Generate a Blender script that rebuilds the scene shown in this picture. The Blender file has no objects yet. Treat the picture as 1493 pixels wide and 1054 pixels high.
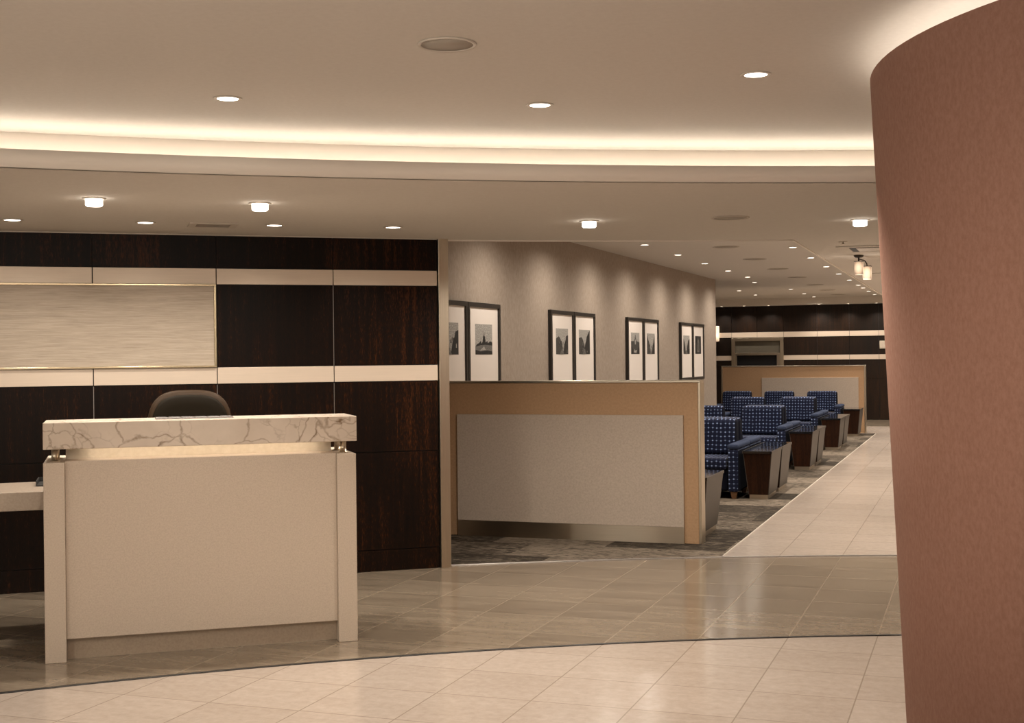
import bpy, bmesh, math, random
from mathutils import Vector, Matrix
random.seed(4)
sc = bpy.context.scene
COL = sc.collection
PI = math.pi
sin, cos = math.sin, math.cos

# ------------------------------------------------------------------ materials
def new_mat(name):
    m = bpy.data.materials.new(name); m.use_nodes = True
    nt = m.node_tree; b = nt.nodes['Principled BSDF']
    return m, nt, b
class G:
    """tiny node-graph helper"""
    def __init__(s, nt): s.nt = nt
    def n(s, t, **kw):
        nd = s.nt.nodes.new(t)
        for k, v in kw.items(): setattr(nd, k, v)
        return nd
    def l(s, a, b): s.nt.links.new(a, b)
    def math(s, op, a, b=None, c=None):
        nd = s.n('ShaderNodeMath', operation=op)
        for i, v in enumerate((a, b, c)):
            if v is None: continue
            if isinstance(v, (int, float)): nd.inputs[i].default_value = v
            else: s.l(v, nd.inputs[i])
        return nd.outputs[0]
    def coord(s, kind='Object', scale=(1, 1, 1), rot=(0, 0, 0)):
        tc = s.n('ShaderNodeTexCoord'); mp = s.n('ShaderNodeMapping')
        mp.inputs['Scale'].default_value = scale; mp.inputs['Rotation'].default_value = rot
        s.l(tc.outputs[kind], mp.inputs['Vector']); return mp.outputs[0]
    def noise(s, vec, scale, detail=4, rough=.55, dist=0):
        nd = s.n('ShaderNodeTexNoise'); nd.inputs['Scale'].default_value = scale
        nd.inputs['Detail'].default_value = detail; nd.inputs['Roughness'].default_value = rough
        nd.inputs['Distortion'].default_value = dist
        s.l(vec, nd.inputs['Vector']); return nd.outputs['Fac']
    def ramp(s, fac, stops):
        nd = s.n('ShaderNodeValToRGB'); e = nd.color_ramp.elements
        while len(e) < len(stops): e.new(.5)
        for el, (p, c) in zip(e, stops): el.position = p; el.color = (*c, 1)
        s.l(fac, nd.inputs[0]); return nd.outputs[0]
    def mix(s, fac, a, b, mode='MIX'):
        nd = s.n('ShaderNodeMix', data_type='RGBA', blend_type=mode)
        for sock, v in ((nd.inputs[0], fac), (nd.inputs[6], a), (nd.inputs[7], b)):
            if isinstance(v, (int, float)): sock.default_value = v
            elif isinstance(v, tuple): sock.default_value = (*v, 1)
            else: s.l(v, sock)
        return nd.outputs[2]
    def bump(s, h, strength, dist, bsdf):
        nd = s.n('ShaderNodeBump'); nd.inputs['Strength'].default_value = strength
        nd.inputs['Distance'].default_value = dist
        s.l(h, nd.inputs['Height']); s.l(nd.outputs[0], bsdf.inputs['Normal'])

def simple(name, col, rough=.6, metal=0., spec=.5):
    m, nt, b = new_mat(name)
    b.inputs['Base Color'].default_value = (*col, 1); b.inputs['Roughness'].default_value = rough
    b.inputs['Metallic'].default_value = metal; b.inputs['Specular IOR Level'].default_value = spec
    return m
def mottled(name, a, b_, scale, rough=.7, bump=.1, dist=.002, coordscale=(1, 1, 1), detail=5, metal=0., spec=.5, lo=.35, hi=.65, kind='Object'):
    m, nt, b = new_mat(name); g = G(nt)
    f = g.noise(g.coord(kind, coordscale), scale, detail, .65)
    g.l(g.ramp(f, [(lo, a), (hi, b_)]), b.inputs['Base Color'])
    b.inputs['Roughness'].default_value = rough; b.inputs['Metallic'].default_value = metal
    b.inputs['Specular IOR Level'].default_value = spec
    if bump: g.bump(f, bump, dist, b)
    return m
def emitter(name, col, strength):
    m, nt, b = new_mat(name)
    b.inputs['Base Color'].default_value = (.8, .8, .8, 1)
    b.inputs['Emission Color'].default_value = (*col, 1); b.inputs['Emission Strength'].default_value = strength
    return m

WARM = (1.0, .90, .78)
M = {}
M['paint'] = mottled('ceiling_paint', (.63, .585, .525), (.66, .615, .555), 40, .85, .02, .001, spec=.2)
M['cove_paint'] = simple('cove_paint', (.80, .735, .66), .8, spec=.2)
M['speaker'] = simple('speaker_grille', (.38, .335, .28), .8)
M['trim_paint'] = simple('trim_paint', (.56, .50, .43), .6)
M['dark'] = simple('dark_void', (.008, .006, .005), .7)
M['black'] = simple('black_lacquer', (.012, .010, .009), .35)
M['lens'] = emitter('lamp_lens', (1, .90, .78), 9)
M['lens_far'] = emitter('lamp_lens_far', (1, .88, .74), 6)
m, nt, b = new_mat('lamp_shade_glass'); g = G(nt)
tc = g.n('ShaderNodeTexCoord'); vd = g.n('ShaderNodeVectorMath', operation='DISTANCE'); vd.inputs[1].default_value = (.5, .5, .5)
g.l(tc.outputs['Generated'], vd.inputs[0])
mr = g.n('ShaderNodeMapRange'); mr.inputs['From Min'].default_value = .50; mr.inputs['From Max'].default_value = .75
mr.inputs['To Min'].default_value = 1.5; mr.inputs['To Max'].default_value = .30; g.l(vd.outputs['Value'], mr.inputs['Value'])
g.l(mr.outputs[0], b.inputs['Emission Strength']); b.inputs['Emission Color'].default_value = (1, .70, .46, 1)
b.inputs['Base Color'].default_value = (.5, .42, .35, 1); M['shade'] = m
M['bulb'] = emitter('bulb', (1, .85, .62), 5)
M['led'] = emitter('led_tape', (1, .89, .78), 13)
M['led_desk'] = emitter('led_tape_desk', (1, .86, .68), 11)
M['led_col'] = emitter('led_tape_column', (1, .89, .78), 2.0)

# wenge wood with vertical grain
def wood(name, lo, mid, hi, rough, spec=.4, sx=1):
    m, nt, b = new_mat(name); g = G(nt)
    v = g.coord('UV', (30 * sx, 1.6, 1)); v2 = g.coord('UV', (170 * sx, 26, 1)); v3 = g.coord('UV', (1.2, .35, 1))
    f1 = g.noise(v, 1, 5, .6, .4); f2 = g.noise(v2, 1, 3, .7); f3 = g.noise(v3, 1, 2, .5)
    s = g.math('ADD', g.math('MULTIPLY', f1, .32), g.math('MULTIPLY', f2, .42))
    s = g.math('ADD', s, g.math('MULTIPLY', f3, .35))
    g.l(g.ramp(s, [(.46, lo), (.57, mid), (.68, hi)]), b.inputs['Base Color'])
    b.inputs['Roughness'].default_value = rough; b.inputs['Specular IOR Level'].default_value = spec
    g.bump(f2, .08, .001, b)
    return m
M['wenge'] = wood('wenge_veneer', (.004, .0024, .0018), (.009, .0038, .0020), (.062, .0185, .0050), .36, .12)
M['wenge_far'] = wood('wenge_veneer_far', (.005, .003, .002), (.011, .0052, .0028), (.032, .013, .005), .4, .3)
M['table_wood'] = wood('table_veneer', (.012, .005, .003), (.030, .011, .005), (.075, .026, .009), .4, .15, 1.4)

def brushed(name, col, rough, metal=1., along='x', amt=.25):
    m, nt, b = new_mat(name); g = G(nt)
    sc_ = (3, 260, 1) if along == 'x' else (260, 3, 1)
    f = g.noise(g.coord('UV', sc_), 1, 3, .7)
    a = tuple(c * (1 - amt) for c in col)
    g.l(g.ramp(f, [(.3, a), (.7, col)]), b.inputs['Base Color'])
    b.inputs['Roughness'].default_value = rough; b.inputs['Metallic'].default_value = metal
    return m
M['band'] = brushed('champagne_metal_band', (.72, .60, .485), .42, .4, amt=.08)
M['steel'] = brushed('brushed_steel', (.60, .53, .43), .30, 1., amt=.15)
M['steel_a'] = brushed('brushed_steel_kick', (.50, .43, .34), .30, 1., amt=.1)
_nt = M['steel_a'].node_tree; _b = _nt.nodes['Principled BSDF']; _b.inputs['Anisotropic'].default_value = .97; _b.inputs['Anisotropic Rotation'].default_value = .25
_t = _nt.nodes.new('ShaderNodeTangent'); _t.direction_type = 'UV_MAP'; _nt.links.new(_t.outputs[0], _b.inputs['Tangent'])
M['steel_v'] = brushed('brushed_steel_vertical', (.62, .54, .42), .33, 1., 'y', amt=.15)
M['brass'] = simple('brass_trim', (.62, .50, .33), .22, 1.)
M['bronze'] = brushed('bronze_laminate', (.055, .044, .034), .45, .1, 'y', amt=.2)
M['seam'] = simple('pewter_seam', (.33, .30, .28), .4, .8)

# grasscloth sign panel
m, nt, b = new_mat('grasscloth'); g = G(nt)
f1 = g.noise(g.coord('UV', (5, 120, 1)), 1, 4, .7, .6); f2 = g.noise(g.coord('UV', (2.2, 22, 1)), 1, 4, .6, .5)
s = g.math('ADD', g.math('MULTIPLY', f1, .6), g.math('MULTIPLY', f2, .4))
g.l(g.ramp(s, [(.34, (.35, .285, .215)), (.5, (.45, .37, .29)), (.64, (.52, .44, .35))]), b.inputs['Base Color'])
b.inputs['Roughness'].default_value = .7; g.bump(s, .5, .004, b); M['grasscloth'] = m

M['wallpaper'] = mottled('textured_wallpaper', (.32, .262, .212), (.40, .332, .275), 45, .85, .35, .003, (1, 1, .45), spec=.2)
M['terracotta'] = mottled('terracotta_plaster', (.30, .158, .115), (.36, .202, .152), 60, .88, .25, .002, (1, 1, .7), spec=.2)
M['tan_leather'] = mottled('tan_board', (.42, .255, .135), (.49, .305, .17), 55, .6, .15, .001)
M['taupe'] = mottled('taupe_panel_cloth', (.45, .37, .30), (.54, .45, .37), 70, .7, .2, .001)
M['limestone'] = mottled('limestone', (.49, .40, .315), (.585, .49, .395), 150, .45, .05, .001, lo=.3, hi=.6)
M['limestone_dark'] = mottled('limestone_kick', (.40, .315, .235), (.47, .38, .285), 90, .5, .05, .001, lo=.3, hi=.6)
M['onyx'] = mottled('pale_strip_stone', (.56, .49, .39), (.63, .56, .46), 30, .5, 0)
M['counter'] = mottled('pale_counter_stone', (.40, .32, .25), (.46, .375, .295), 80, .25, 0)
M['leather_dark'] = simple('dark_brown_leather', (.011, .008, .0045), .6, spec=.06)
M['chair_rim'] = simple('brown_shell_rim', (.035, .020, .010), .5, spec=.12)
M['acrylic'] = simple('grey_acrylic', (.42, .40, .40), .12)
M['plastic'] = simple('black_plastic', (.02, .02, .02), .45)
M['glass_black'] = simple('black_glass', (.010, .010, .011), .06, spec=.7)
M['glass_grey'] = simple('smoked_grey_glass', (.10, .088, .068), .25)
M['plate'] = simple('beige_plate', (.50, .43, .33), .5)
M['foot'] = simple('wood_foot', (.16, .08, .035), .5)
M['matboard'] = simple('white_matboard', (.84, .77, .71), .7)
M['frame'] = simple('black_frame', (.018, .015, .012), .4)
for k, v in (('p0', .38), ('p1', .15), ('p2', .05), ('p3', .012)):
    M[k] = mottled('print_grey_' + k, (v * .45, v * .43, v * .40), (v * 1.5, v * 1.44, v * 1.33), 75, .6, 0)

# marble with brown veins
m, nt, b = new_mat('veined_marble'); g = G(nt)
co = g.coord('UV', (1, 1, 1), (0, 0, .5))
wn = g.n('ShaderNodeTexNoise'); wn.inputs['Scale'].default_value = 3.2; wn.inputs['Detail'].default_value = 5; g.l(co, wn.inputs['Vector'])
va = g.n('ShaderNodeVectorMath', operation='MULTIPLY_ADD'); va.inputs[1].default_value = (.34, .34, .34); g.l(wn.outputs['Color'], va.inputs[0]); g.l(co, va.inputs[2])
def vein(scale, w, off):
    vo = g.n('ShaderNodeTexVoronoi', feature='DISTANCE_TO_EDGE'); vo.inputs['Scale'].default_value = scale
    ad = g.n('ShaderNodeVectorMath', operation='ADD'); ad.inputs[1].default_value = off; g.l(va.outputs[0], ad.inputs[0]); g.l(ad.outputs[0], vo.inputs['Vector'])
    mr = g.n('ShaderNodeMapRange'); mr.inputs['From Min'].default_value = 0; mr.inputs['From Max'].default_value = w
    mr.inputs['To Min'].default_value = 1; mr.inputs['To Max'].default_value = 0; g.l(vo.outputs['Distance'], mr.inputs['Value'])
    return mr.outputs[0]
gate = g.ramp(g.noise(co, 2.6, 3), [(.46, (0, 0, 0)), (.60, (1, 1, 1))])
v1 = g.math('MULTIPLY', g.math('MULTIPLY', vein(4.2, .036, (.3, .1, 0)), g.noise(co, 26, 3)), 1.15)
v2 = g.math('MULTIPLY', g.math('MULTIPLY', vein(9.5, .04, (1.7, .4, 0)), gate), .55)
vv = g.math('MINIMUM', g.math('ADD', v1, v2), 1)
base = g.ramp(g.noise(co, 5, 4), [(.3, (.60, .505, .415)), (.7, (.70, .60, .50))])
g.l(g.mix(vv, base, (.22, .145, .085)), b.inputs['Base Color'])
b.inputs['Roughness'].default_value = .22; M['marble'] = m

# floor tiles, 0.45 m grid shared by lobby, band and aisle
def tiles(name, lo, hi, grout, rough, streak=.5, vary=.12, spec=.5, bumpy=.03):
    m, nt, b = new_mat(name); g = G(nt)
    tc = g.n('ShaderNodeTexCoord'); sp = g.n('ShaderNodeSeparateXYZ'); g.l(tc.outputs['Object'], sp.inputs[0])
    T = .4475
    u = g.math('DIVIDE', g.math('ADD', sp.outputs[0], .955 + 40 * T), T)
    v = g.math('DIVIDE', g.math('SUBTRACT', sp.outputs[1], 5.39 - 40 * T), T)
    def edge(x):
        f = g.math('FRACT', x); return g.math('MINIMUM', f, g.math('SUBTRACT', 1, f))
    e = g.math('MINIMUM', edge(u), edge(v))
    mr = g.n('ShaderNodeMapRange'); mr.inputs['From Min'].default_value = .004; mr.inputs['From Max'].default_value = .009; g.l(e, mr.inputs['Value'])
    cell = g.n('ShaderNodeCombineXYZ'); g.l(g.math('FLOOR', u), cell.inputs[0]); g.l(g.math('FLOOR', v), cell.inputs[1])
    wn = g.n('ShaderNodeTexWhiteNoise', noise_dimensions='2D'); g.l(cell.outputs[0], wn.inputs['Vector'])
    # streaks run across the aisle, offset per tile
    off = g.n('ShaderNodeVectorMath', operation='MULTIPLY_ADD'); off.inputs[1].default_value = (7, 7, 7)
    g.l(wn.outputs['Color'], off.inputs[0]); g.l(tc.outputs['Object'], off.inputs[2])
    mp = g.n('ShaderNodeMapping'); mp.inputs['Scale'].default_value = (1.5, 9, 1); g.l(off.outputs[0], mp.inputs[0])
    f = g.noise(mp.outputs[0], 1.4, 6, .62, .35); f2 = g.noise(tc.outputs['Object'], 22, 4, .7)
    t = g.math('ADD', g.math('MULTIPLY', f, streak), g.math('MULTIPLY', f2, 1 - streak))
    t = g.math('ADD', t, g.math('MULTIPLY', g.math('SUBTRACT', wn.outputs['Value'], .5), vary))
    c = g.ramp(t, [(.34, lo), (.66, hi)])
    g.l(g.mix(mr.outputs[0], grout, c), b.inputs['Base Color'])
    b.inputs['Roughness'].default_value = rough; b.inputs['Specular IOR Level'].default_value = spec
    h = g.math('ADD', mr.outputs[0], g.math('MULTIPLY', f2, .12))
    g.bump(h, bumpy, .004, b)
    return m
M['tile_light'] = tiles('beige_stone_tile', (.365, .298, .246), (.455, .382, .324), (.27, .212, .168), .20, .35, .10, .45)
M['tile_dark'] = tiles('grey_brown_stone_tile', (.145, .112, .080), (.26, .207, .152), (.31, .25, .185), .16, .7, .14, .7)

# streaked carpet tiles
m, nt, b = new_mat('streaked_carpet'); g = G(nt)
tc = g.n('ShaderNodeTexCoord'); sp = g.n('ShaderNodeSeparateXYZ'); g.l(tc.outputs['Object'], sp.inputs[0])
cell = g.n('ShaderNodeCombineXYZ')
cu = g.math('FLOOR', g.math('MULTIPLY', sp.outputs[1], 1 / .62)); g.l(cu, cell.inputs[1])
g.l(g.math('FLOOR', g.math('ADD', g.math('MULTIPLY', sp.outputs[0], 1 / .95), g.math('MULTIPLY', cu, .37))), cell.inputs[0])
wn = g.n('ShaderNodeTexWhiteNoise', noise_dimensions='2D'); g.l(cell.outputs[0], wn.inputs['Vector'])
off = g.n('ShaderNodeVectorMath', operation='MULTIPLY_ADD'); off.inputs[1].default_value = (9, 9, 9); g.l(wn.outputs['Color'], off.inputs[0]); g.l(tc.outputs['Object'], off.inputs[2])
mp = g.n('ShaderNodeMapping'); mp.inputs['Scale'].default_value = (5, 17, 1); g.l(off.outputs[0], mp.inputs[0])
f = g.noise(mp.outputs[0], 1, 6, .72, 2.2); fi = g.noise(tc.outputs['Object'], 120, 2)
t = g.math('ADD', f, g.math('MULTIPLY', g.math('SUBTRACT', wn.outputs['Value'], .5), .22))
g.l(g.ramp(t, [(.40, (.030, .024, .018)), (.5, (.082, .065, .049)), (.60, (.22, .18, .14))]), b.inputs['Base Color'])
b.inputs['Roughness'].default_value = .95; b.inputs['Specular IOR Level'].default_value = .1
g.bump(fi, .4, .004, b); M['carpet'] = m

# navy upholstery with pale blue dots
def dots(name, base_lo, base_hi, dot, pitch, r):
    m, nt, b = new_mat(name); g = G(nt)
    v = g.coord('UV', (1 / pitch, 1 / pitch, 1)); sp = g.n('ShaderNodeSeparateXYZ'); g.l(v, sp.inputs[0])
    row = g.math('FLOOR', sp.outputs[1]); colm = g.math('FLOOR', sp.outputs[0])
    cell = g.n('ShaderNodeCombineXYZ'); g.l(colm, cell.inputs[0]); g.l(row, cell.inputs[1])
    wn = g.n('ShaderNodeTexWhiteNoise', noise_dimensions='2D'); g.l(cell.outputs[0], wn.inputs['Vector'])
    wsep = g.n('ShaderNodeSeparateColor'); g.l(wn.outputs['Color'], wsep.inputs[0])
    fx = g.math('ADD', g.math('SUBTRACT', g.math('FRACT', sp.outputs[0]), .5), g.math('MULTIPLY', g.math('SUBTRACT', wsep.outputs[0], .5), .16))
    fy = g.math('ADD', g.math('SUBTRACT', g.math('FRACT', sp.outputs[1]), .5), g.math('MULTIPLY', g.math('SUBTRACT', wsep.outputs[1], .5), .16))
    d = g.math('SQRT', g.math('ADD', g.math('MULTIPLY', fx, fx), g.math('MULTIPLY', g.math('MULTIPLY', fy, fy), 1.5)))
    mr = g.n('ShaderNodeMapRange'); mr.inputs['From Min'].default_value = r; mr.inputs['From Max'].default_value = r + .10
    mr.inputs['To Min'].default_value = 1; mr.inputs['To Max'].default_value = 0; g.l(d, mr.inputs['Value'])
    br = g.math('MULTIPLY', mr.outputs[0], g.math('ADD', .55, g.math('MULTIPLY', wsep.outputs[2], .45)))
    # a faint woven check between the dots
    ck = g.math('MULTIPLY', g.math('LESS_THAN', g.math('ABSOLUTE', fx), .1), .035)
    ck2 = g.math('MULTIPLY', g.math('LESS_THAN', g.math('ABSOLUTE', fy), .1), .035)
    base = g.mix(g.noise(v, 3, 3), base_lo, base_hi)
    c = g.mix(g.math('MAXIMUM', br, g.math('MAXIMUM', ck, ck2)), base, dot)
    g.l(c, b.inputs['Base Color']); b.inputs['Roughness'].default_value = .9
    b.inputs['Specular IOR Level'].default_value = .15; b.inputs['Sheen Weight'].default_value = .08
    return m
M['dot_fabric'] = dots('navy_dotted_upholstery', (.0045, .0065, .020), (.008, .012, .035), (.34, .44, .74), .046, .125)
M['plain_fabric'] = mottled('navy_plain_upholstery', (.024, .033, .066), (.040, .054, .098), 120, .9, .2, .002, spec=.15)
M['base_shade_fabric'] = simple('navy_base_side_shade', (.006, .007, .014), .9, spec=.08)  # cloth of the chair base; also paints shadow on backrest and arm sides

# ------------------------------------------------------------------ mesh builder
class MB:
    def __init__(s): s.bm = bmesh.new(); s.mi = 0
    def _tag(s, faces, smooth=False):
        for f in faces: f.material_index = s.mi; f.smooth = smooth
    def box(s, x0, x1, y0, y1, z0, z1, bev=0, seg=2, smooth=False):
        r = bmesh.ops.create_cube(s.bm, size=1)
        vs = r['verts']
        for v in vs:
            v.co = Vector(((x0 + x1) / 2 + v.co.x * (x1 - x0), (y0 + y1) / 2 + v.co.y * (y1 - y0), (z0 + z1) / 2 + v.co.z * (z1 - z0)))
        faces = set(f for v in vs for f in v.link_faces)
        if bev:
            ed = set(e for v in vs for e in v.link_edges)
            r = bmesh.ops.bevel(s.bm, geom=list(ed), offset=bev, segments=seg, affect='EDGES', profile=.5)
            faces = set(r['faces']) | set(f for f in faces if f.is_valid)
        s._tag(faces, smooth or bool(bev and seg > 2)); return s
    def hexa(s, bot, top):
        """8 corner solid: bot/top are 4 points each, counter-clockwise from above"""
        vb = [s.bm.verts.new(p) for p in bot]; vt = [s.bm.verts.new(p) for p in top]
        fs = [s.bm.faces.new(vb[::-1]), s.bm.faces.new(vt)]
        for i in range(4):
            j = (i + 1) % 4; fs.append(s.bm.faces.new((vb[i], vb[j], vt[j], vt[i])))
        s._tag(fs); return s
    def prism(s, pts, z0, z1):
        vb = [s.bm.verts.new((x, y, z0)) for x, y in pts]; vt = [s.bm.verts.new((x, y, z1)) for x, y in pts]
        fs = [s.bm.faces.new(vb[::-1]), s.bm.faces.new(vt)]
        n = len(pts)
        for i in range(n):
            j = (i + 1) % n; fs.append(s.bm.faces.new((vb[i], vb[j], vt[j], vt[i])))
        s._tag(fs); bmesh.ops.recalc_face_normals(s.bm, faces=fs); return s
    def lathe(s, prof, c=(0, 0, 0), n=32, smooth=True, close=False):
        rings = []
        for r, z in prof:
            rings.append([s.bm.verts.new((c[0] + r * cos(2 * PI * k / n), c[1] + r * sin(2 * PI * k / n), c[2] + z)) for k in range(n)])
        fs = []
        pr = list(zip(rings[:-1], rings[1:]))
        if close: pr.append((rings[-1], rings[0]))
        for a, b_ in pr:
            for k in range(n):
                j = (k + 1) % n; fs.append(s.bm.faces.new((a[k], a[j], b_[j], b_[k])))
        if not close:
            if prof[0][0] > 1e-6: fs.append(s.bm.faces.new(rings[0][::-1]))
            if prof[-1][0] > 1e-6: fs.append(s.bm.faces.new(rings[-1]))
        s._tag(fs, smooth); bmesh.ops.recalc_face_normals(s.bm, faces=fs); return s
    def arcwall(s, c, r0, r1, a0, a1, z0, z1, n=96, rt0=None, rt1=None):
        """solid strip along a circle between radii r0 (inner) and r1 (outer)"""
        q = []
        for k in range(n + 1):
            a = a0 + (a1 - a0) * k / n; ca, sa = cos(a), sin(a)
            q.append([s.bm.verts.new((c[0] + r * ca, c[1] + r * sa, z)) for r, z in ((r0, z0), (r1, z0), (rt1 or r1, z1), (rt0 or r0, z1))])
        fs = []
        for a, b_ in zip(q[:-1], q[1:]):
            for i in range(4):
                j = (i + 1) % 4; fs.append(s.bm.faces.new((a[i], a[j], b_[j], b_[i])))
        fs.append(s.bm.faces.new(q[0][::-1])); fs.append(s.bm.faces.new(q[-1]))
        s._tag(fs); bmesh.ops.recalc_face_normals(s.bm, faces=fs)
        for f in fs: f.smooth = abs(f.normal.z) < .5
        return s
    def tube(s, pts, r, n=12):
        pts = [Vector(p) for p in pts]; rings = []
        for i, p in enumerate(pts):
            d = (pts[min(i + 1, len(pts) - 1)] - pts[max(i - 1, 0)]).normalized()
            ref = Vector((0, 0, 1)) if abs(d.z) < .9 else Vector((1, 0, 0))
            u = d.cross(ref).normalized(); w = u.cross(d)
            rings.append([s.bm.verts.new(p + r * (cos(2 * PI * k / n) * u + sin(2 * PI * k / n) * w)) for k in range(n)])
        fs = []
        for a, b_ in zip(rings[:-1], rings[1:]):
            for k in range(n):
                j = (k + 1) % n; fs.append(s.bm.faces.new((a[k], a[j], b_[j], b_[k])))
        fs.append(s.bm.faces.new(rings[0][::-1])); fs.append(s.bm.faces.new(rings[-1]))
        s._tag(fs, True); bmesh.ops.recalc_face_normals(s.bm, faces=fs); return s
    def poly(s, pts):
        f = s.bm.faces.new([s.bm.verts.new(p) for p in pts]); s._tag([f]); return s
    def uv(s):
        L = s.bm.loops.layers.uv.new('UVMap')
        for f in s.bm.faces:
            n = f.normal if f.normal.length else Vector((0, 0, 1))
            ax = max(range(3), key=lambda i: abs(n[i]))
            for l in f.loops:
                p = l.vert.co
                l[L].uv = ((p.y, p.z), (p.x, p.z), (p.x, p.y))[ax]
    def build(s, name, mats, parent=None, loc=None, rotz=0):
        s.bm.normal_update(); s.uv()
        me = bpy.data.meshes.new(name); s.bm.to_mesh(me); s.bm.free()
        for m in (mats if isinstance(mats, (list, tuple)) else [mats]): me.materials.append(M[m])
        o = bpy.data.objects.new(name, me); COL.objects.link(o)
        if parent: o.parent = parent
        if loc: o.location = loc
        o.rotation_euler.z = rotz
        return o

def tag(o, label, cat, group=None):
    o['label'] = label; o['category'] = cat
    if group: o['group'] = group
    return o
def thing(name, label, cat, loc=(0, 0, 0), rotz=0, group=None):
    o = bpy.data.objects.new(name, None); COL.objects.link(o)
    o.empty_display_size = .1; o.location = loc; o.rotation_euler.z = rotz
    return tag(o, label, cat, group)
def struct(o): o['kind'] = 'structure'; return o
def copy_tree(o, parent=None):
    c = o.copy(); COL.objects.link(c); c.parent = parent
    for ch in list(o.children): copy_tree(ch, c)
    return c
def spot(parent, energy, size=2.0, blend=.7, radius=.04, z=-.03, color=WARM, loc=None, aim=None, name='spot_lamp'):
    d = bpy.data.lights.new(name, 'SPOT'); d.energy = energy; d.color = color
    d.spot_size = size; d.spot_blend = blend; d.shadow_soft_size = radius
    o = bpy.data.objects.new(name, d); COL.objects.link(o)
    if parent: o.parent = parent
    o.location = loc or (0, 0, z)
    if aim: o.rotation_euler = Vector(aim).to_track_quat('-Z', 'Y').to_euler()
    return o

ZS, ZT, ZL = 2.36, 2.65, 2.82            # soffit, lobby tray and lounge tray ceilings
C1 = (3.237, -2.563)                       # centre of the floor and soffit-edge arcs
CF, RF = (4.40, -5.40), 13.09              # fascia arc
CB, RB = (4.196, -4.994), 13.458           # cove back wall arc
R1, R2 = 10.452, 13.2
LX = -1.28                                 # edge between aisle soffit and lounge tray

# ------------------------------------------------------------------ floor
struct(MB().box(-12, 11, -8, 31.2, -.1, 0).build('floor', 'tile_light'))
def arcpts(c, r, a0, a1, n=80): return [(c[0] + r * cos(a0 + (a1 - a0) * k / n), c[1] + r * sin(a0 + (a1 - a0) * k / n)) for k in range(n + 1)]
struct(MB().arcwall(C1, R1, R2, math.radians(172), math.radians(72), -.002, .002, 120).build('floor_band', 'tile_dark'))
a_c = math.acos((-1.8 - C1[0]) / R2)
cp = arcpts(C1, R2, math.radians(150), a_c, 60) + [(-1.8, 25.5), (-8.0, 25.5)]
struct(MB().prism(cp, -.002, .006).build('floor_carpet', 'carpet'))
struct(MB().box(-8, 1.2, 28.1, 31, -.002, .002).build('floor_end', 'tile_dark'))
t = MB().arcwall(C1, R1 - .010, R1 + .010, math.radians(172), math.radians(72), -.002, .0045, 120)
struct(t.build('trim_1', 'black'))
t = MB().arcwall(C1, R2 - .006, R2 + .008, math.radians(150), math.radians(72), -.002, .0085, 120)
struct(t.build('trim_2', 'seam'))
struct(MB().box(-1.803, -1.796, 9.7, 25.5, -.002, .0065).build('trim_3', 'trim_paint'))

# ------------------------------------------------------------------ ceilings
a180 = PI
tp = arcpts(CB, RB, math.radians(176), math.radians(62), 100)
tp += [(tp[-1][0], -7), (tp[0][0] - .0, -7)]
struct(MB().prism(tp, ZT, ZT + .05).build('ceiling_tray', 'paint'))
# soffit slab: between the fascia arc and its outer edge
b_ = MB()
a_l = math.acos((LX - C1[0]) / R2); a_i = math.acos((LX - CF[0]) / RF)
ir = arcpts(CF, RF, a_i, math.radians(62), 40)
q = list(zip(arcpts(CF, RF, math.radians(172), a_i, 70), arcpts(C1, R2, math.radians(172), a_l, 70)))
for part in (q, [(c, (c[0], 30.95)) for c in ir]):
    rows_ = []
    for c, e in part: rows_.append([b_.bm.verts.new((*c, ZS)), b_.bm.verts.new((*e, ZS)), b_.bm.verts.new((*e, ZS + .04)), b_.bm.verts.new((*c, ZS + .04))])
    fs = []
    for r0, r1 in zip(rows_[:-1], rows_[1:]):
        for i in range(4): fs.append(b_.bm.faces.new((r0[i], r0[(i + 1) % 4], r1[(i + 1) % 4], r1[i])))
    fs += [b_.bm.faces.new(rows_[0][::-1]), b_.bm.faces.new(rows_[-1])]
    b_._tag(fs); bmesh.ops.recalc_face_normals(b_.bm, faces=fs)
struct(b_.build('ceiling_soffit', 'paint'))
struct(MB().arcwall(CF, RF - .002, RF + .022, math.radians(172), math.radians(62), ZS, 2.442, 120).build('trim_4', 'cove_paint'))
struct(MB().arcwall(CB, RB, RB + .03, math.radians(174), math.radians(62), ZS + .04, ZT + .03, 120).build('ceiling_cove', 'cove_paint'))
led = MB().arcwall(CB, RB - .25, RB - .20, math.radians(172), math.radians(63), ZS + .042, ZS + .06, 120).build('trim_5', 'led'); struct(led)
# lounge tray and its upstands
struct(MB().box(-8.2, LX, 8.4, 31.1, ZL, ZL + .05).build('ceiling_lounge', 'paint'))
w = MB().arcwall(C1, R2 - .03, R2, math.radians(160), a_l, ZS + .002, ZL, 60)
w.box(LX, LX + .03, 9.84, 30.95, ZS + .002, ZL)
struct(w.build('ceiling_upstand', 'paint'))
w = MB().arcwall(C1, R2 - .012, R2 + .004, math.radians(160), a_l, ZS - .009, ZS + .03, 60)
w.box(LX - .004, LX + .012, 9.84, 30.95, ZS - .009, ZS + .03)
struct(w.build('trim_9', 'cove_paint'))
struct(MB().box(-8, LX - .002, 30.45, 30.93, 2.665, ZL - .001).build('ceiling_end', 'paint'))

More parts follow.
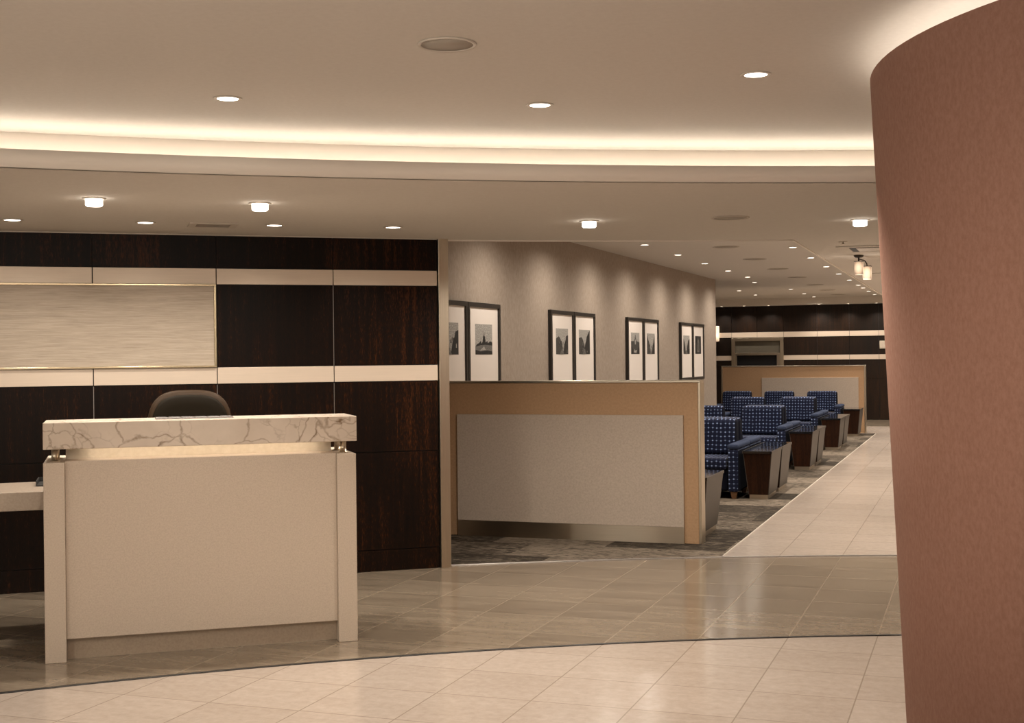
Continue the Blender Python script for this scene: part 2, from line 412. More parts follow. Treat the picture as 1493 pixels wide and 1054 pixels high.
# ------------------------------------------------------------------ reception wood wall
WA = (-5.981, 6.842, 0); WR = math.radians(37.32)
wall = MB().box(-2.6, 2.945, .012, .13, 0, ZS).build('wall_reception', 'dark', None, WA, WR); struct(wall)
xs = [-2.6, -1.81, -1.01, -.21, .592, 1.395, 2.196, 2.947]
rows = [(.004, .150), (.156, .842), (.849, 1.342), (1.462, 2.018), (2.136, ZS - .006)]
for i in range(len(xs) - 1):
    for z0, z1 in rows:
        if z0 == 1.462 and xs[i + 1] < 1.5: continue            # the cloth panel covers these
        MB().box(xs[i] + .003, xs[i + 1] - .003, 0, .0125, z0, z1).build('wood_panel', 'wenge', wall)
    for z0, z1 in ((1.347, 1.457), (2.024, 2.131)):
        MB().box(xs[i] + .003, xs[i + 1] - .003, -.006, .0125, z0, z1, .0015).build('metal_band', 'band', wall)
for x in xs[1:-1]:
    MB().box(x - .002, x + .002, .004, .0125, .85, 1.34).build('seam_strip', 'seam', wall)
for x in xs[6:-1]:
    MB().box(x - .002, x + .002, .004, .0125, 1.46, 2.02).build('seam_strip', 'seam', wall)
post = MB().box(2.950, 3.022, -.03, .13, .002, ZS, .002).build('trim_6', 'steel_v', None, WA, WR); struct(post)
MBt = MB(); MBt.box(-2.6, 2.95, -.012, .012, ZS - .006, ZS); struct(MBt.build('trim_7', 'trim_paint', None, WA, WR))
pn = thing('wall_panel', 'wide beige grasscloth panel framed in thin brass on the dark wood wall', 'wall panel', (WA[0], WA[1], 0), WR)
MB().box(-2.2, 1.376, -.018, .012, 1.472, 2.012).build('grasscloth', 'grasscloth', pn)
f = MB()
f.box(-2.21, 1.392, -.026, .0, 1.459, 1.472, .002); f.box(-2.21, 1.392, -.026, .0, 2.011, 2.0225, .002)
f.box(1.377, 1.392, -.026, .0, 1.4725, 2.0105, .002); f.box(-2.21, -2.2, -.026, .0, 1.4725, 2.0105, .002)
f.build('frame', 'brass', pn)

# ------------------------------------------------------------------ lounge walls
wx = lambda y: -4.365 + (y - 13.99) * (.131 / 8.41)
LWR = -math.atan2(.131, 8.41)
W = MB(); y0, y1 = 8.9, 22.40
W.hexa([(wx(y0) - .15, y0, 0), (wx(y0), y0, 0), (wx(y1), y1, 0), (wx(y1) - .15, y1, 0)], [(wx(y0) - .15, y0, ZL), (wx(y0), y0, ZL), (wx(y1), y1, ZL), (wx(y1) - .15, y1, ZL)])
W.box(-8.1, wx(y1) - .15, y1 - .15, y1, 0, ZL)
struct(W.build('wall_left', 'wallpaper'))
struct(MB().box(-8.1, -7.95, 22.4, 31, 0, ZL).build('wall_end', 'wallpaper'))
struct(MB().box(1.2, 1.35, 9.5, 31, 0, ZS).build('wall_aisle', 'wallpaper'))
# far wood wall
YF = 30.92
fw = MB().box(-8, 1.3, YF + .012, YF + .15, 0, ZL).build('wall_back', 'dark'); struct(fw)
fx = [-7.9, -7.0, -6.35, -5.47, -4.868, -4.252, -3.479, -2.751, -2.094, -1.4, -.7, 0, .65, 1.25]
NX0, NX1 = -5.47, -4.25
def far_row(z0, z1, name, mat, dy):
    for a, b2 in zip(fx[:-1], fx[1:]):
        inn = a >= NX0 - .01 and b2 <= NX1 + .01
        if inn and z0 < 1.92: continue
        MB().box(a + .004, b2 - .004, YF - dy, YF + .0125, z0, z1).build(name, mat, fw)
far_row(.01, .94, 'wood_panel', 'wenge_far', 0); far_row(.95, 1.385, 'wood_panel', 'wenge_far', 0)
far_row(1.505, 1.925, 'wood_panel', 'wenge_far', 0); far_row(2.055, 2.66, 'wood_panel', 'wenge_far', 0)
far_row(1.39, 1.50, 'metal_band', 'band', .006); far_row(1.93, 2.05, 'metal_band', 'band', .006)

# metal framed opening on the far wall
nk = thing('metal_doorway', 'brushed metal framed doorway with grey glass transom in the far dark wall', 'doorway', (-4.86, YF, 0))
f = MB()
for x0, x1 in ((-.61, -.53), (.53, .61)): f.box(x0, x1, -.05, .011, 0, 1.915, .004)
f.box(-.529, .529, -.05, .011, 1.845, 1.915, .004)
f.build('outer_frame', 'steel_v', nk)
f = MB()
for x0, x1 in ((-.528, -.49), (.45, .528)): f.box(x0, x1, -.03, .011, 0, 1.505, .003)
f.box(-.528, .528, -.035, .011, 1.507, 1.562, .003)
f.build('inner_rail', 'steel', nk)
MB().box(-.528, .528, -.012, .011, 1.563, 1.844).build('transom_glass', 'glass_grey', nk)
MB().box(-.489, .449, -.004, .011, .02, 1.506).build('dark_screen', 'glass_black', nk)
sg = thing('wall_plate', 'small beige rectangular plate on the far dark wall by the aisle end', 'sign', (-1.93, YF, 1.72))
MB().box(-.15, .15, -.02, -.001, -.09, .09, .004).build('plate', 'plate', sg)
MB().box(-.125, .125, -.023, -.0195, -.068, .068, .002).build('inset_face', 'taupe', sg)
sn = thing('wall_sconce', 'slim glowing wall sconce on the far wall beside the wallpapered corner', 'wall lamp', (-5.80, YF - .01, 2.03))
MB().box(-.03, .03, -.02, .008, -.17, .17, .004).build('backplate', 'steel', sn)
MB().lathe([(.0, -.185), (.045, -.18), (.05, -.16), (.05, .16), (.045, .18), (0, .185)], (0, -.075, 0), 20).build('glass_shade', 'shade', sn)
spot(sn, 1, 3.0, .5, .05, loc=(0, -.16, 0), aim=(0, -.3, -1), name='sconce_lamp')

# ------------------------------------------------------------------ terracotta curved wall (right)
CC = (1.359, 5.314); n = 128
b_ = MB(); b_.lathe([(1.623, 0), (1.739, 2.55), (1.715, 2.55), (1.715, 2.495), (0.02, 2.495)], (CC[0], CC[1], 0), n)
colm = b_.build('wall_right', 'terracotta'); struct(colm)
b_ = MB(); b_.lathe([(1.70, 2.497), (1.42, 2.497), (1.42, 2.505), (1.70, 2.505)], (CC[0], CC[1], 0), n, close=True)
struct(b_.build('trim_8', 'led_col'))

# ------------------------------------------------------------------ reception desk
DA = (-4.375, 5.317, .002); DR = math.radians(36.69)
dk = thing('reception_desk', 'beige stone reception desk with veined marble top in front of the dark wood wall', 'desk', DA, DR)
for x0, x1 in ((0, .101), (1.469, 1.570)):
    MB().box(x0, x1, 0, .55, 0, 1.0, .003).build('side_pillar', 'limestone', dk)
MB().box(.1015, 1.4685, .032, .20, .110, 1.004, .002).build('front_panel', 'limestone', dk)
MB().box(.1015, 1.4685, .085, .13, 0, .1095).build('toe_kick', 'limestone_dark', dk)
MB().box(.1015, 1.4685, .2005, .235, .9, 1.0655).build('backlit_strip', 'onyx', dk)
MB().box(.20, 1.40, .135, .15, 1.0605, 1.0655).build('led_strip', 'led_desk', dk)
MB().box(0, 1.575, 0, .372, 1.066, 1.199, .003).build('marble_top', 'marble', dk)
for x in (.052, 1.518):
    for y in (.10, .29):
        MB().lathe([(.0, 0), (.026, 0), (.026, .004), (.017, .005), (.017, .061), (.026, .062), (.026, .066), (0, .066)], (x, y, 1.0), 20).build('support_post', 'steel_v', dk)
MB().box(.1015, 1.4685, .236, .54, .70, .74).build('work_surface', 'counter', dk)

def dloc(s, dpt, z=0): return (DA[0] + s * cos(DR) - dpt * sin(DR), DA[1] + s * sin(DR) + dpt * cos(DR), z)
ct = thing('side_counter', 'low pale stone counter running off to the left behind the reception desk', 'counter', dloc(0, .56, .002), DR)
MB().box(-1.9, .10, 0, .62, .708, .808, .003).build('counter_top', 'counter', ct)
MB().box(-1.85, -1.75, .05, .57, 0, .7075).build('support_panel', 'wenge', ct)
MB().box(.02, .08, .05, .57, 0, .7075).build('support_panel', 'wenge', ct)
bx = thing('letter_tray', 'small black tray on the low stone counter against the desk pillar', 'tray', dloc(-.03, .86, .8115), DR)
MB().box(-.05, .12, 0, .26, 0, .006).build('base', 'plastic', bx)
q = MB(); q.box(-.05, -.044, 0, .26, .0065, .03); q.box(.114, .12, 0, .26, .0065, .03); q.box(-.043, .113, .254, .26, .0065, .03); q.build('rim', 'plastic', bx)
ac = thing('card_strip', 'flat glossy grey strip of cards lying on the marble desk top', 'card holder', dloc(.545, .12, 1.2018), DR)
MB().box(0, .40, 0, .11, 0, .004).build('base', 'acrylic', ac)
for k in range(6):
    MB().box(.004 + k * .0665, .060 + k * .0665, .004, .106, .0045, .008, .001).build('card', 'acrylic', ac)

# tall task chair behind the desk
ch = thing('task_chair', 'dark brown shell-back task chair behind the marble-topped desk', 'office chair', dloc(.775, .93, .002), DR)
b_ = MB()                                     # rounded shell back: stack of outline rings
def outline(w, h, n=40, p=3.2):
    out = []
    for k in range(n):
        a = 2 * PI * k / n; ca, sa = cos(a), sin(a)
        out.append((w * math.copysign(abs(ca) ** (2 / p), ca), h * math.copysign(abs(sa) ** (2 / p), sa)))
    return out
def shell(mb, layers, zc):
    rings = []
    for w, h, y in layers:
        rings.append([mb.bm.verts.new((x, y + .10 * (x / .25) ** 2 * -.45, zc + z)) for x, z in outline(w, h)])
    fs = []
    for a, c in zip(rings[:-1], rings[1:]):
        for k in range(len(a)):
            j = (k + 1) % len(a); fs.append(mb.bm.faces.new((a[k], a[j], c[j], c[k])))
    fs.append(mb.bm.faces.new(rings[0][::-1])); fs.append(mb.bm.faces.new(rings[-1]))
    mb._tag(fs, True); bmesh.ops.recalc_face_normals(mb.bm, faces=fs)
shell(b_, [(.20, .24, .205), (.232, .272, .208), (.246, .290, .222), (.249, .296, .236), (.240, .288, .252), (.20, .25, .262)], 1.032)
back = b_.build('backrest', 'chair_rim', ch)
b_ = MB(); shell(b_, [(.17, .21, .183), (.212, .252, .187), (.226, .267, .199), (.222, .262, .2085)], 1.032)
b_.build('back_cushion', 'leather_dark', ch)
MB().box(-.24, .24, -.25, .20, .62, .70, .035, 4).build('seat', 'leather_dark', ch)
MB().tube([(0, .12, .60), (0, .28, .62), (0, .29, .80)], .022).build('back_bracket', 'plastic', ch)
MB().lathe([(0, .10), (.032, .10), (.032, .34), (.02, .345), (.02, .615), (.06, .616), (0, .6195)], (0, 0, 0), 20).build('gas_column', 'steel', ch)
for k in range(5):
    a = 2 * PI * k / 5 + .3
    lg = MB().tube([(.03 * cos(a), .03 * sin(a), .115), (.17 * cos(a), .17 * sin(a), .095), (.29 * cos(a), .29 * sin(a), .075)], .02).build('base_arm', 'steel', ch)
    cx, cy = .285 * cos(a), .285 * sin(a)
    MB().lathe([(0, 0), (.026, .004), (.03, .028), (.026, .052), (0, .056)], (cx, cy, 0), 16).build('caster', 'plastic', lg)

# ------------------------------------------------------------------ partitions
p1 = thing('partition_screen', 'low tan partition with large taupe panel and steel base beside the dark wood wall', 'partition', (0, 10.26, .006))
MB().box(-4.38, -2.088, .0, .13, 0, 1.284).build('board', 'tan_leather', p1)
MB().box(-4.145, -2.205, -.032, -.0005, .131, 1.024, .002).build('face_panel', 'taupe', p1)
MB().box(-4.145, -2.205, -.030, -.0005, 0, .1305).build('base_plate', 'steel_a', p1)
MB().box(-4.38, -2.066, -.012, .142, 1.285, 1.304, .003).build('cap_rail', 'steel', p1)
MB().box(-2.0875, -2.066, -.010, .140, 0, 1.2845, .003).build('end_trim', 'steel_v', p1)
p2 = thing('partition_screen', 'tan partition with taupe panel behind the last row of armchairs', 'partition', (0, 25.75, 0))
MB().box(-4.74, -2.025, 0, .13, .0, 1.279).build('board', 'tan_leather', p2)
MB().box(-3.967, -2.13, -.032, -.0005, .13, 1.062, .002).build('face_panel', 'taupe', p2)
MB().box(-3.967, -2.13, -.030, -.0005, 0, .1295).build('base_plate', 'steel_a', p2)
MB().box(-4.77, -1.995, -.012, .142, 1.28, 1.298, .003).build('cap_rail', 'steel', p2)
for x0, x1 in ((-4.77, -4.7405), (-2.0245, -1.995)):
    MB().box(x0, x1, -.010, .140, 0, 1.2795, .003).build('end_trim', 'steel_v', p2)

# ------------------------------------------------------------------ framed prints on the wallpapered wall
def print_mesh(kind):
    """a small black and white street view: local x right, z up, 0.43 x 0.285"""
    b_ = MB(); w, h = .43, .286
    def P(pts, mi, lay):
        b_.mi = mi; b_.poly([((x - .5) * w, -.0004 * lay, (z - .5) * h) for x, z in pts])
    P([(0, 0), (1, 0), (1, 1), (0, 1)], 0, 0)
    rnd = random.Random(kind * 7 + 1)
    if kind == 1:      # a spired tower above low roofs and a pond
        P([(0, 0), (1, 0), (1, .30), (.7, .33), (.4, .30), (0, .27)], 1, 1)
        P([(0, .26), (.1, .34), (.22, .38), (.3, .45), (.36, .36), (.42, .42), (.45, .6), (.49, .62), (.51, .82), (.53, .62), (.57, .58), (.60, .40), (.7, .45), (.74, .38), (.88, .44), (1, .40), (1, .30), (.6, .32), (.3, .30)], 3, 2)
        P([(0, 0), (1, 0), (1, .1), (.7, .14), (.3, .10), (0, .16)], 3, 2)
        P([(.25, .12), (.5, .27), (.6, .16)], 0, 3)
    elif kind == 7:    # a bright arch in a dark wall
        P([(0, 0), (1, 0), (1, 1), (0, 1)], 3, 1)
        P([(.30, .1), (.70, .1), (.66, .7), (.5, .88), (.36, .7)], 1, 2)
        P([(.42, .2), (.58, .2), (.56, .62), (.5, .72), (.44, .62)], 2, 3)
    elif kind == 4:    # a domed tower over trees
        P([(0, 0), (1, 0), (1, .55), (.7, .6), (.62, .66), (.56, .74), (.53, .9), (.48, .9), (.44, .74), (.38, .66), (.3, .6), (0, .6)], 2, 1)
        P([(.45, .45), (.55, .45), (.58, .62), (.5, .7), (.42, .62)], 0, 2)
        P([(0, 0), (.35, 0), (.2, .28), (0, .38)], 3, 2); P([(1, 0), (.7, 0), (.8, .3), (1, .35)], 3, 2)
        P([(.3, .08), (.62, .06), (.7, .2), (.5, .16), (.4, .24)], 0, 3)
    else:              # street canyon with facades on both sides
        a, c = rnd.uniform(.28, .5), rnd.uniform(.6, .95); d, e = rnd.uniform(.55, .72), rnd.uniform(.7, 1.)
        P([(0, 0), (a + .1, 0), (a, .4), (a * .7, .62), (a * .45, .7), (0, c)], 2, 1)
        P([(1, 0), (d - .1, 0), (d, .38), (d + .1, .55), (d + .16, .72), (1, e)], 3, 1)
        for k in range(9):
            x, z = rnd.uniform(.05, .9), rnd.uniform(.05, .45); s_ = rnd.uniform(.02, .06)
            P([(x, z), (x + s_, z), (x + s_ * .8, z + s_ * 2.4), (x + s_ * .2, z + s_ * 2.2)], rnd.choice((0, 1, 3, 3)), 2 + k)
        P([(.3, 0), (.62, 0), (.52, .22), (.44, .22)], 1, 12)
    return b_
FW = .82
desc = ['half hidden behind the metal post', 'showing a spired tower', 'second pair from the post, left of the pair', 'second pair from the post, right of the pair',
        'with a domed tower, third pair from the post', 'with a V of sky, third pair from the post', 'in the pair by the far wall corner, left one', 'with a dark arch, nearest the wall end']
centers = [-2.90, .285, 3.40, 6.45]
def wpt(s): return (-4.365 + s * .01558, 13.99 + s * .99988)
for i in range(8):
    s = centers[i // 2] + (-.5 if i % 2 == 0 else .5) * (FW + .012)
    X, Y = wpt(s)
    ft = thing('framed_print', 'black framed black-and-white print ' + desc[i], 'framed picture', (X + .002, Y, 1.575), PI / 2 + LWR, 'framed prints along the lounge wall')
    # local: x along the wall away from camera, -y out into the room
    fr = MB(); h0, h1, q = -.447, .447, .042
    fr.box(-FW / 2, FW / 2, -.038, 0, h1 - q, h1, .002); fr.box(-FW / 2, FW / 2, -.038, 0, h0, h0 + q, .002)
    fr.box(-FW / 2, -FW / 2 + q, -.038, 0, h0 + q, h1 - q, .002); fr.box(FW / 2 - q, FW / 2, -.038, 0, h0 + q, h1 - q, .002)
    fr.build('frame', 'frame', ft)
    MB().box(-FW / 2 + q + .001, FW / 2 - q - .001, -.022, -.002, h0 + q + .001, h1 - q - .001).build('mat_board', 'matboard', ft)
    pm = print_mesh(i).build('photo_print', ['p0', 'p1', 'p2', 'p3'], ft, (0, -.0225, .105))

# ------------------------------------------------------------------ armchairs
def side_shade(mb):  # paints the shadow beside backrests and arms onto their side faces
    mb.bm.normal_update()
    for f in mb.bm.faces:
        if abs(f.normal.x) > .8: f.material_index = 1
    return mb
def make_armchair(name, label):
    t = thing(name, label, 'armchair', (0, 0, .006), 0, 'navy dotted lounge armchairs')
    MB().box(-.27, .27, -.33, .37, .085, .30, .012, 2).build('base', 'base_shade_fabric', t)
    MB().box(-.268, .268, -.385, .20, .302, .425, .035, 4).build('seat_cushion', 'dot_fabric', t)
    b_ = MB(); b_.box(-.28, .28, .17, .37, .43, .815, .05, 4)
    for v in b_.bm.verts:                         # leans back, tapers a little to the top
        k = (v.co.z - .43) / .385; v.co.y += .015 * k - (.05 if v.co.y < .27 else 0) * (1 - k); v.co.x *= 1 - .02 * k
    side_shade(b_); b_.build('backrest', ['dot_fabric', 'base_shade_fabric'], t)
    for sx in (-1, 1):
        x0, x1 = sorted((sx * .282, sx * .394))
        a = side_shade(MB().box(x0, x1, -.385, .375, .075, .515, .018, 3)).build('arm', ['dot_fabric', 'base_shade_fabric'], t)
        p = MB(); p.box(min(sx * .276, sx * .398), max(sx * .276, sx * .398), -.388, .378, .517, .572, .024, 4)
        p.build('arm_pad', 'plain_fabric', a)
        for y in (-.33, .31):
            MB().hexa([(x0 + .035, y - .02, 0), (x1 - .035, y - .02, 0), (x1 - .035, y + .02, 0), (x0 + .035, y + .02, 0)],
                      [(x0 + .022, y - .03, .074), (x1 - .022, y - .03, .074), (x1 - .022, y + .03, .074), (x0 + .022, y + .03, .074)]).build('foot', 'foot', t)
    return t
AX, BX, CX = -2.735, -3.535, -4.335
rows_y = [13.55, 17.13, 20.80, 24.39]
seats = []
for r, y in enumerate(rows_y):
    nm = ('nearest', 'second', 'third', 'farthest')[r]
    seats.append((AX, y + .385, 0, 'navy dotted armchair facing the camera beside the aisle tables, %s row' % nm))
    if r < 3: seats.append((AX, y + 1.165, PI, 'navy dotted armchair facing away, back to back with the %s aisle armchair' % nm))
    if r in (1, 2): seats.append((BX, y + .385, 0, 'navy dotted armchair facing the camera, left of the aisle seat, %s row' % nm))
seats.append((BX, rows_y[3] + .385, 0, 'navy dotted armchair in the middle of the farthest row, against the partition'))
seats.append((CX, rows_y[3] + .385, 0, 'navy dotted armchair leftmost of the farthest row, against the partition'))
proto = None
for x, y, rz, lab in seats:
    if proto is None: proto = o = make_armchair('armchair', lab)
    else: o = copy_tree(proto); o['label'] = lab
    o.location = (x, y, .006); o.rotation_euler.z = rz

# side tables
def make_table(label):
    t = thing('side_table', label, 'side table', (0, 0, .006), 0, 'tapered dark side tables')
    hx0, hx1, hy0, hy1, z0, z1 = .098, .142, .305, .362, .046, .478
    MB().hexa([(-hx0, -hy0, z0), (hx0, -hy0, z0), (hx0, hy0, z0), (-hx0, hy0, z0)], [(-hx1, -hy1, z1), (hx1, -hy1, z1), (hx1, hy1, z1), (-hx1, hy1, z1)]).build('body', 'table_wood', t)
    for s_ in (-1, 1):
        a, c = s_ * (hx0 + .0005), s_ * (hx1 + .0005); e = s_ * .006
        p = [(a, -hy0, z0), (a + e, -hy0, z0), (a + e, hy0, z0), (a, hy0, z0)]; q = [(c, -hy1, z1), (c + e, -hy1, z1), (c + e, hy1, z1), (c, hy1, z1)]
        if s_ < 0: p = [p[1], p[0], p[3], p[2]]; q = [q[1], q[0], q[3], q[2]]
        MB().hexa(p, q).build('side_panel', 'bronze', t)
    MB().box(-.149, .149, -.38, .38, .4785, .503, .003).build('tabletop', 'glass_black', t)
    e = MB(); e.box(.1495, .1535, -.38, .38, .4785, .503); e.box(-.1535, -.1495, -.38, .38, .4785, .503)
    e.build('edge_trim', 'bronze', t)
    MB().box(-.095, .095, -.29, .29, 0, .0455).build('plinth', 'steel', t)
    return t
tabs = [(-2.225, 10.89, 'dark side table just behind the end of the near partition')]
for r, y in enumerate(rows_y):
    nm = ('nearest', 'second', 'third', 'farthest')[r]
    tabs.append((-2.147, y + .38, 'dark side table at the front of the %s pair along the aisle' % nm if r < 3 else 'single dark side table at the aisle end of the farthest armchair row'))
    if r < 3: tabs.append((-2.147, y + 1.165, 'dark side table at the back of the %s pair along the aisle' % nm))
tabs.append((-4.93, 24.80, 'dark side table left of the farthest armchair row, by the partition end'))
proto = None
for x, y, lab in tabs:
    if proto is None: proto = o = make_table(lab)
    else: o = copy_tree(proto); o['label'] = lab
    o.location = (x, y, .006)

# ------------------------------------------------------------------ ceiling fixtures
def downlight(name, label, loc, group, r=.063, lens='lens', **lamp):
    t = thing(name, label, 'ceiling light', loc, 0, group)
    k = r / .063
    MB().lathe([(.047 * k, -.001), (.047 * k, -.005), (.060 * k, -.005), (.063 * k, -.001)], (0, 0, 0), 32, close=True).build('trim_ring', 'trim_paint', t)
    MB().lathe([(0, -.0035), (.0465 * k, -.0035), (.0465 * k, -.001), (0, -.001)], (0, 0, 0), 32).build('lens', lens, t)
    if lamp.get('energy'): spot(t, **lamp)
    return t
def droplight(label, loc, **lamp):
    t = thing('drop_downlight', label, 'ceiling light', loc, 0, 'drop glass soffit lights')
    MB().lathe([(.030, -.001), (.030, -.006), (.058, -.006), (.061, -.001)], (0, 0, 0), 32, close=True).build('trim_ring', 'trim_paint', t)
    MB().lathe([(0, -.042), (.038, -.042), (.044, -.036), (.044, -.008), (.040, -.0065), (0, -.0065)], (0, 0, 0), 32).build('glass_drum', 'lens', t)
    spot(t, z=-.07, **lamp); return t
TL = dict(energy=120, size=1.7, blend=.9, radius=.05)
g1 = 'recessed lights in the lobby ceiling'
for lab, x, y in (('recessed downlight in the lobby ceiling left of the round speaker', -3.073, 4.957), ('recessed downlight in the lobby ceiling nearest the cove, right of the speaker', -1.857, 5.625),
                  ('recessed downlight in the lobby ceiling nearest the terracotta column', -.838, 5.357)):
    downlight('recessed_downlight', lab, (x, y, ZT), g1, **TL)
for x, y in ((-5.2, 3.4), (-3.6, 2.4), (-1.7, 2.6), (-.3, 1.6), (-5.6, .6), (-3.4, -.4), (-1.2, -.6), (.8, -1.2), (-5, -3), (-2.4, -3.2), (0, -4), (2.4, -3.4)):
    spot(None, 22, 2.75, .6, .06, loc=(x, y, ZT - .03), name='lobby_fill')     # unseen fill spots added to brighten the desk and other upright faces
for x, y in ((-5.5, -.8), (-2.6, -1.6), (.6, -2.4), (-.9, 2.1), (-3.3, 1.3)):       # unseen point lights added to brighten fascia, desk and column
    d = bpy.data.lights.new('front_fill', 'POINT'); d.energy = 52; d.color = WARM; d.shadow_soft_size = .06
    o = bpy.data.objects.new('front_fill', d); COL.objects.link(o); o.location = (x, y, 2.2)
DL = dict(energy=95, size=2.9, blend=.8, radius=.045)
for lab, x, y in (('drop glass soffit light farthest left above the reception desk', -4.344, 5.698), ('drop glass soffit light right of the ceiling vent', -3.672, 6.238),
                  ('drop glass soffit light above the tan partition', -2.291, 7.907), ('drop glass soffit light by the terracotta column', -.69, 8.573)):
    droplight(lab, (x, y, ZS), **dict(DL, energy=165 if 'partition' in lab else 60 if 'column' in lab else 90))
WL = dict(energy=46, size=2.6, blend=1., radius=.04)
for k, (x, y) in enumerate(((-5.421, 6.341), (-4.81, 6.804), (-4.185, 7.284), (-3.563, 7.725))):
    lab = ('leftmost flat downlight in the soffit above the wood wall', 'flat soffit downlight just left of the ceiling vent', 'flat soffit downlight just right of the ceiling vent', 'flat soffit downlight nearest the metal post')[k]
    downlight('recessed_downlight', lab, (x, y, ZS), 'flat downlights along the wood wall', **WL)
ordn = ('first', 'second', 'third', 'fourth', 'fifth', 'sixth', 'seventh', 'eighth', 'ninth')
LL = dict(energy=150, size=2.6, blend=1., radius=.04)
for k, y in enumerate((16.164, 18.009, 19.929, 21.805, 23.705, 25.548, 26.65, 28.068, 29.746)):
    e = dict(LL)
    if k in (6,): e['energy'] = 0
    downlight('recessed_downlight', '%s downlight of the aisle-side row in the lounge ceiling' % ordn[k], (-2.10, y, ZL), 'aisle-side row of lounge downlights', .062, 'lens_far', **e)
for y in (12.5, 14.3): spot(None, 135, 2.6, 1., .04, loc=(-2.10, y, ZL - .03), name='lounge_lamp')
for k, (x, y) in enumerate(((-3.67, 15.0), (-3.636, 16.667), (-3.63, 18.41), (-3.614, 20.17), (-3.60, 21.92), (-3.75, 23.58))):
    downlight('recessed_downlight', '%s downlight of the row along the wallpapered lounge wall' % ordn[k], (x, y, ZL), 'wall-side row of lounge downlights', .062, 'lens_far', **dict(LL, energy=78, size=2.9))
for y in (11.55, 13.30): spot(None, 78, 2.9, 1., .04, loc=(-3.68, y, ZL - .03), name='lounge_lamp')
for k, (x, y) in enumerate(((-4.519, 26.44), (-4.507, 28.46), (-3.482, 26.43), (-3.469, 28.475), (-3.45, 30.1))):
    lab = ('far lounge downlight, left column, nearer one', 'far lounge downlight, left column, farther one', 'far lounge downlight, middle column, nearest', 'far lounge downlight, middle column, second', 'far lounge downlight, middle column, last')[k]
    downlight('recessed_downlight', lab, (x, y, ZL), 'far lounge downlights', .062, 'lens_far', **dict(LL, energy=95))
for k, x in enumerate((-5.65, -5.12, -4.55, -3.40, -2.75, -2.12)):
    downlight('recessed_downlight', '%s tiny wall washer from the left above the far dark wall' % ordn[k], (x, 30.62, 2.664), 'tiny wall washers above the far wall', .04, 'lens_far', energy=34, size=2.2, blend=.8, radius=.02)
for y in (11, 15, 19, 23, 27): spot(None, 380, 2.7, .9, .05, loc=(.0, y, ZS - .03), name='aisle_fill')   # extra unseen spots added over the aisle to lift its floor

def speaker(label, loc, r, group):
    t = thing('ceiling_speaker', label, 'speaker', loc, 0, group)
    MB().lathe([(r * .88, -.001), (r * .88, -.006), (r * .97, -.007), (r, -.001)], (0, 0, 0), 40, close=True).build('rim', 'trim_paint', t)
    MB().lathe([(0, -.0035), (r * .878, -.0035), (r * .878, -.001), (0, -.001)], (0, 0, 0), 40).build('grille', 'speaker', t)
speaker('large round speaker grille in the lobby ceiling', (-1.810, 4.411, ZT), .109, None)
speaker('round speaker grille in the soffit right of the drop glass light', (-1.431, 8.091, ZS), .118, None)
for k, y in enumerate((15.732, 17.907, 20.10, 22.416, 24.968, 27.122, 29.3)):
    speaker('%s round speaker grille along the middle of the lounge ceiling' % ordn[k], (-2.84, y, ZL), .16, 'lounge ceiling speakers')

# vents
v = thing('ceiling_vent', 'small square slotted vent in the soffit above the wood wall', 'vent', (-4.521, 7.104, ZS), math.radians(37.7))
f = MB(); f.box(-.15, .15, -.125, -.085, -.008, -.001); f.box(-.15, .15, .085, .125, -.008, -.001); f.box(-.15, -.105, -.085, .085, -.008, -.001); f.box(.105, .15, -.085, .085, -.008, -.001); f.build('frame', 'trim_paint', v)
MB().box(-.104, .104, -.084, .084, -.002, -.001).build('backing', 'dark', v)
for k in range(5):
    MB().box(-.104, .104, -.068 + k * .034, -.062 + k * .034, -.008, -.0025).build('slat', 'speaker', v)
def cassette(label, loc, w, d):
    t = thing('ceiling_cassette', label, 'vent', loc, 0, 'square air units in the aisle soffit')
    f = MB(); q = .09
    f.box(-w, w, -d, -d + q, -.008, -.001, .003); f.box(-w, w, d - q, d, -.008, -.001, .003); f.box(-w, -w + q, -d + q, d - q, -.008, -.001, .003); f.box(w - q, w, -d + q, d - q, -.008, -.001, .003)
    f.build('frame', 'paint', t)
    MB().box(-w + q + .002, w - q - .002, -d + q + .002, d - q - .002, -.004, -.001).build('slot_backing', 'dark', t)
    MB().box(-w + q + .055, w - q - .055, -d + q + .055, d - q - .055, -.010, -.0045, .002).build('centre_panel', 'trim_paint', t)
cassette('large square air unit in the aisle soffit nearer the camera', (-.725, 10.95, ZS), .322, .322)
cassette('square air unit in the aisle soffit beyond the pendant', (-.715, 14.59, ZS), .322, .322)
sp_ = thing('ceiling_sprinkler', 'tiny sprinkler head in the soffit before the near air unit', 'sprinkler', (-.946, 10.176, ZS))
MB().lathe([(0, -.006), (.03, -.006), (.034, -.001), (0, -.001)], (0, 0, 0), 20).build('escutcheon', 'trim_paint', sp_)
MB().lathe([(0, -.022), (.014, -.022), (.014, -.019), (.005, -.018), (.005, -.0065), (0, -.0065)], (0, 0, 0), 16).build('deflector', 'steel', sp_)

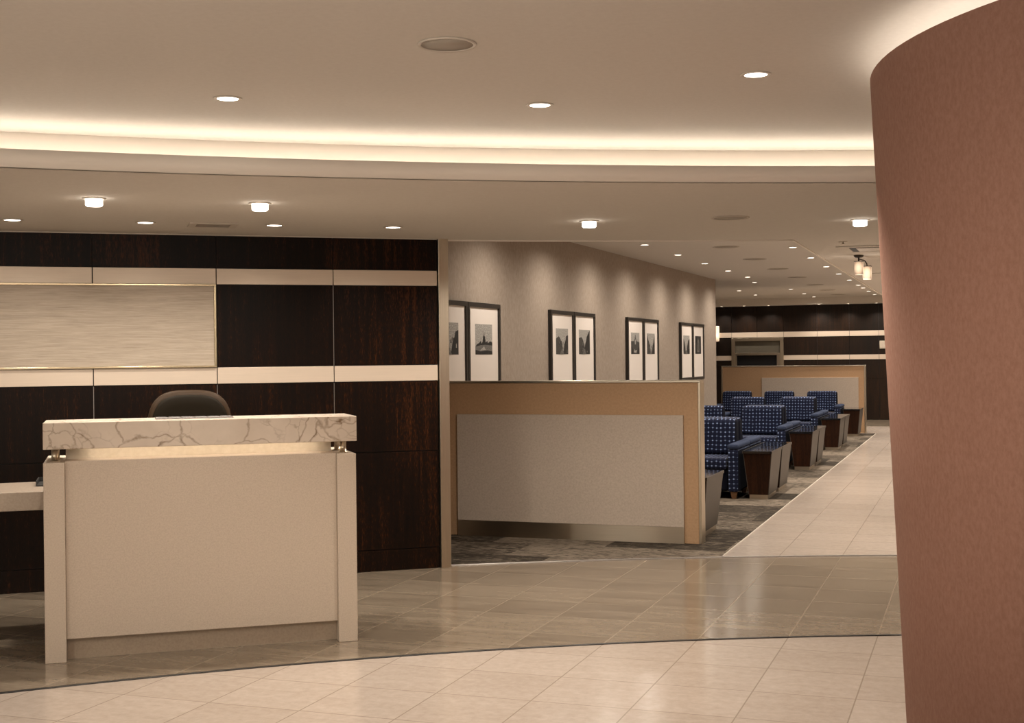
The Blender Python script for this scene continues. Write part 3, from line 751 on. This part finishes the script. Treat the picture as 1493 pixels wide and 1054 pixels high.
# twin glass pendant
pd = thing('twin_pendant_light', 'small twin glass pendant hanging from the aisle soffit by the column', 'pendant light', (-.951, 11.644, ZS))
MB().lathe([(0, -.022), (.030, -.020), (.042, -.010), (.042, -.001), (0, -.001)], (0, 0, 0), 24).build('canopy', 'bronze', pd)
MB().tube([(0, 0, -.021), (0, 0, -.05)], .007).build('stem', 'bronze', pd)
MB().tube([(0, 0, -.035), (.02, .05, -.036), (.045, .09, -.045), (.058, .115, -.07), (.06, .12, -.086)], .005).build('curved_arm', 'bronze', pd)
for (x, y, z) in ((0, 0, -.052), (.06, .12, -.088)):
    sh = MB().box(x - .036, x + .036, y - .036, y + .036, z - .118, z - .006, .004).build('glass_shade', 'shade', pd)
    MB().box(x - .038, x + .038, y - .038, y + .038, z - .0055, z, .001).build('cap', 'bronze', sh)
d = bpy.data.lights.new('pendant_lamp', 'POINT'); d.energy = 1.0; d.color = WARM; d.shadow_soft_size = .04
o = bpy.data.objects.new('pendant_lamp', d); COL.objects.link(o); o.parent = pd; o.location = (.03, .06, -.26)

# ------------------------------------------------------------------ world and camera
w = bpy.data.worlds.new('world'); sc.world = w; w.use_nodes = True
bg = w.node_tree.nodes['Background']; bg.inputs[0].default_value = (1, .87, .72, 1); bg.inputs[1].default_value = .5

th = math.radians(19.61); a = .0105; p = 4.9 / 1900
R = Vector((cos(th), sin(th), 0)); F = Vector((-sin(th) * cos(p), cos(th) * cos(p), -sin(p))); U = R.cross(F)
Rr = R * cos(a) - U * sin(a); Ur = U * cos(a) + R * sin(a)
cd = bpy.data.cameras.new('camera'); cam = bpy.data.objects.new('camera', cd); COL.objects.link(cam)
cd.sensor_width = 36; cd.lens = 36 * 1900 / 1493; cd.clip_end = 200
mw = Matrix((Rr, Ur, -F)).transposed().to_4x4(); mw.translation = (0, 0, 1.5); cam.matrix_world = mw
sc.camera = cam

vs = sc.view_settings
vs.view_transform = 'Standard'; vs.look = 'None'; vs.gamma = 1; vs.use_curve_mapping = False; vs.exposure = -.17
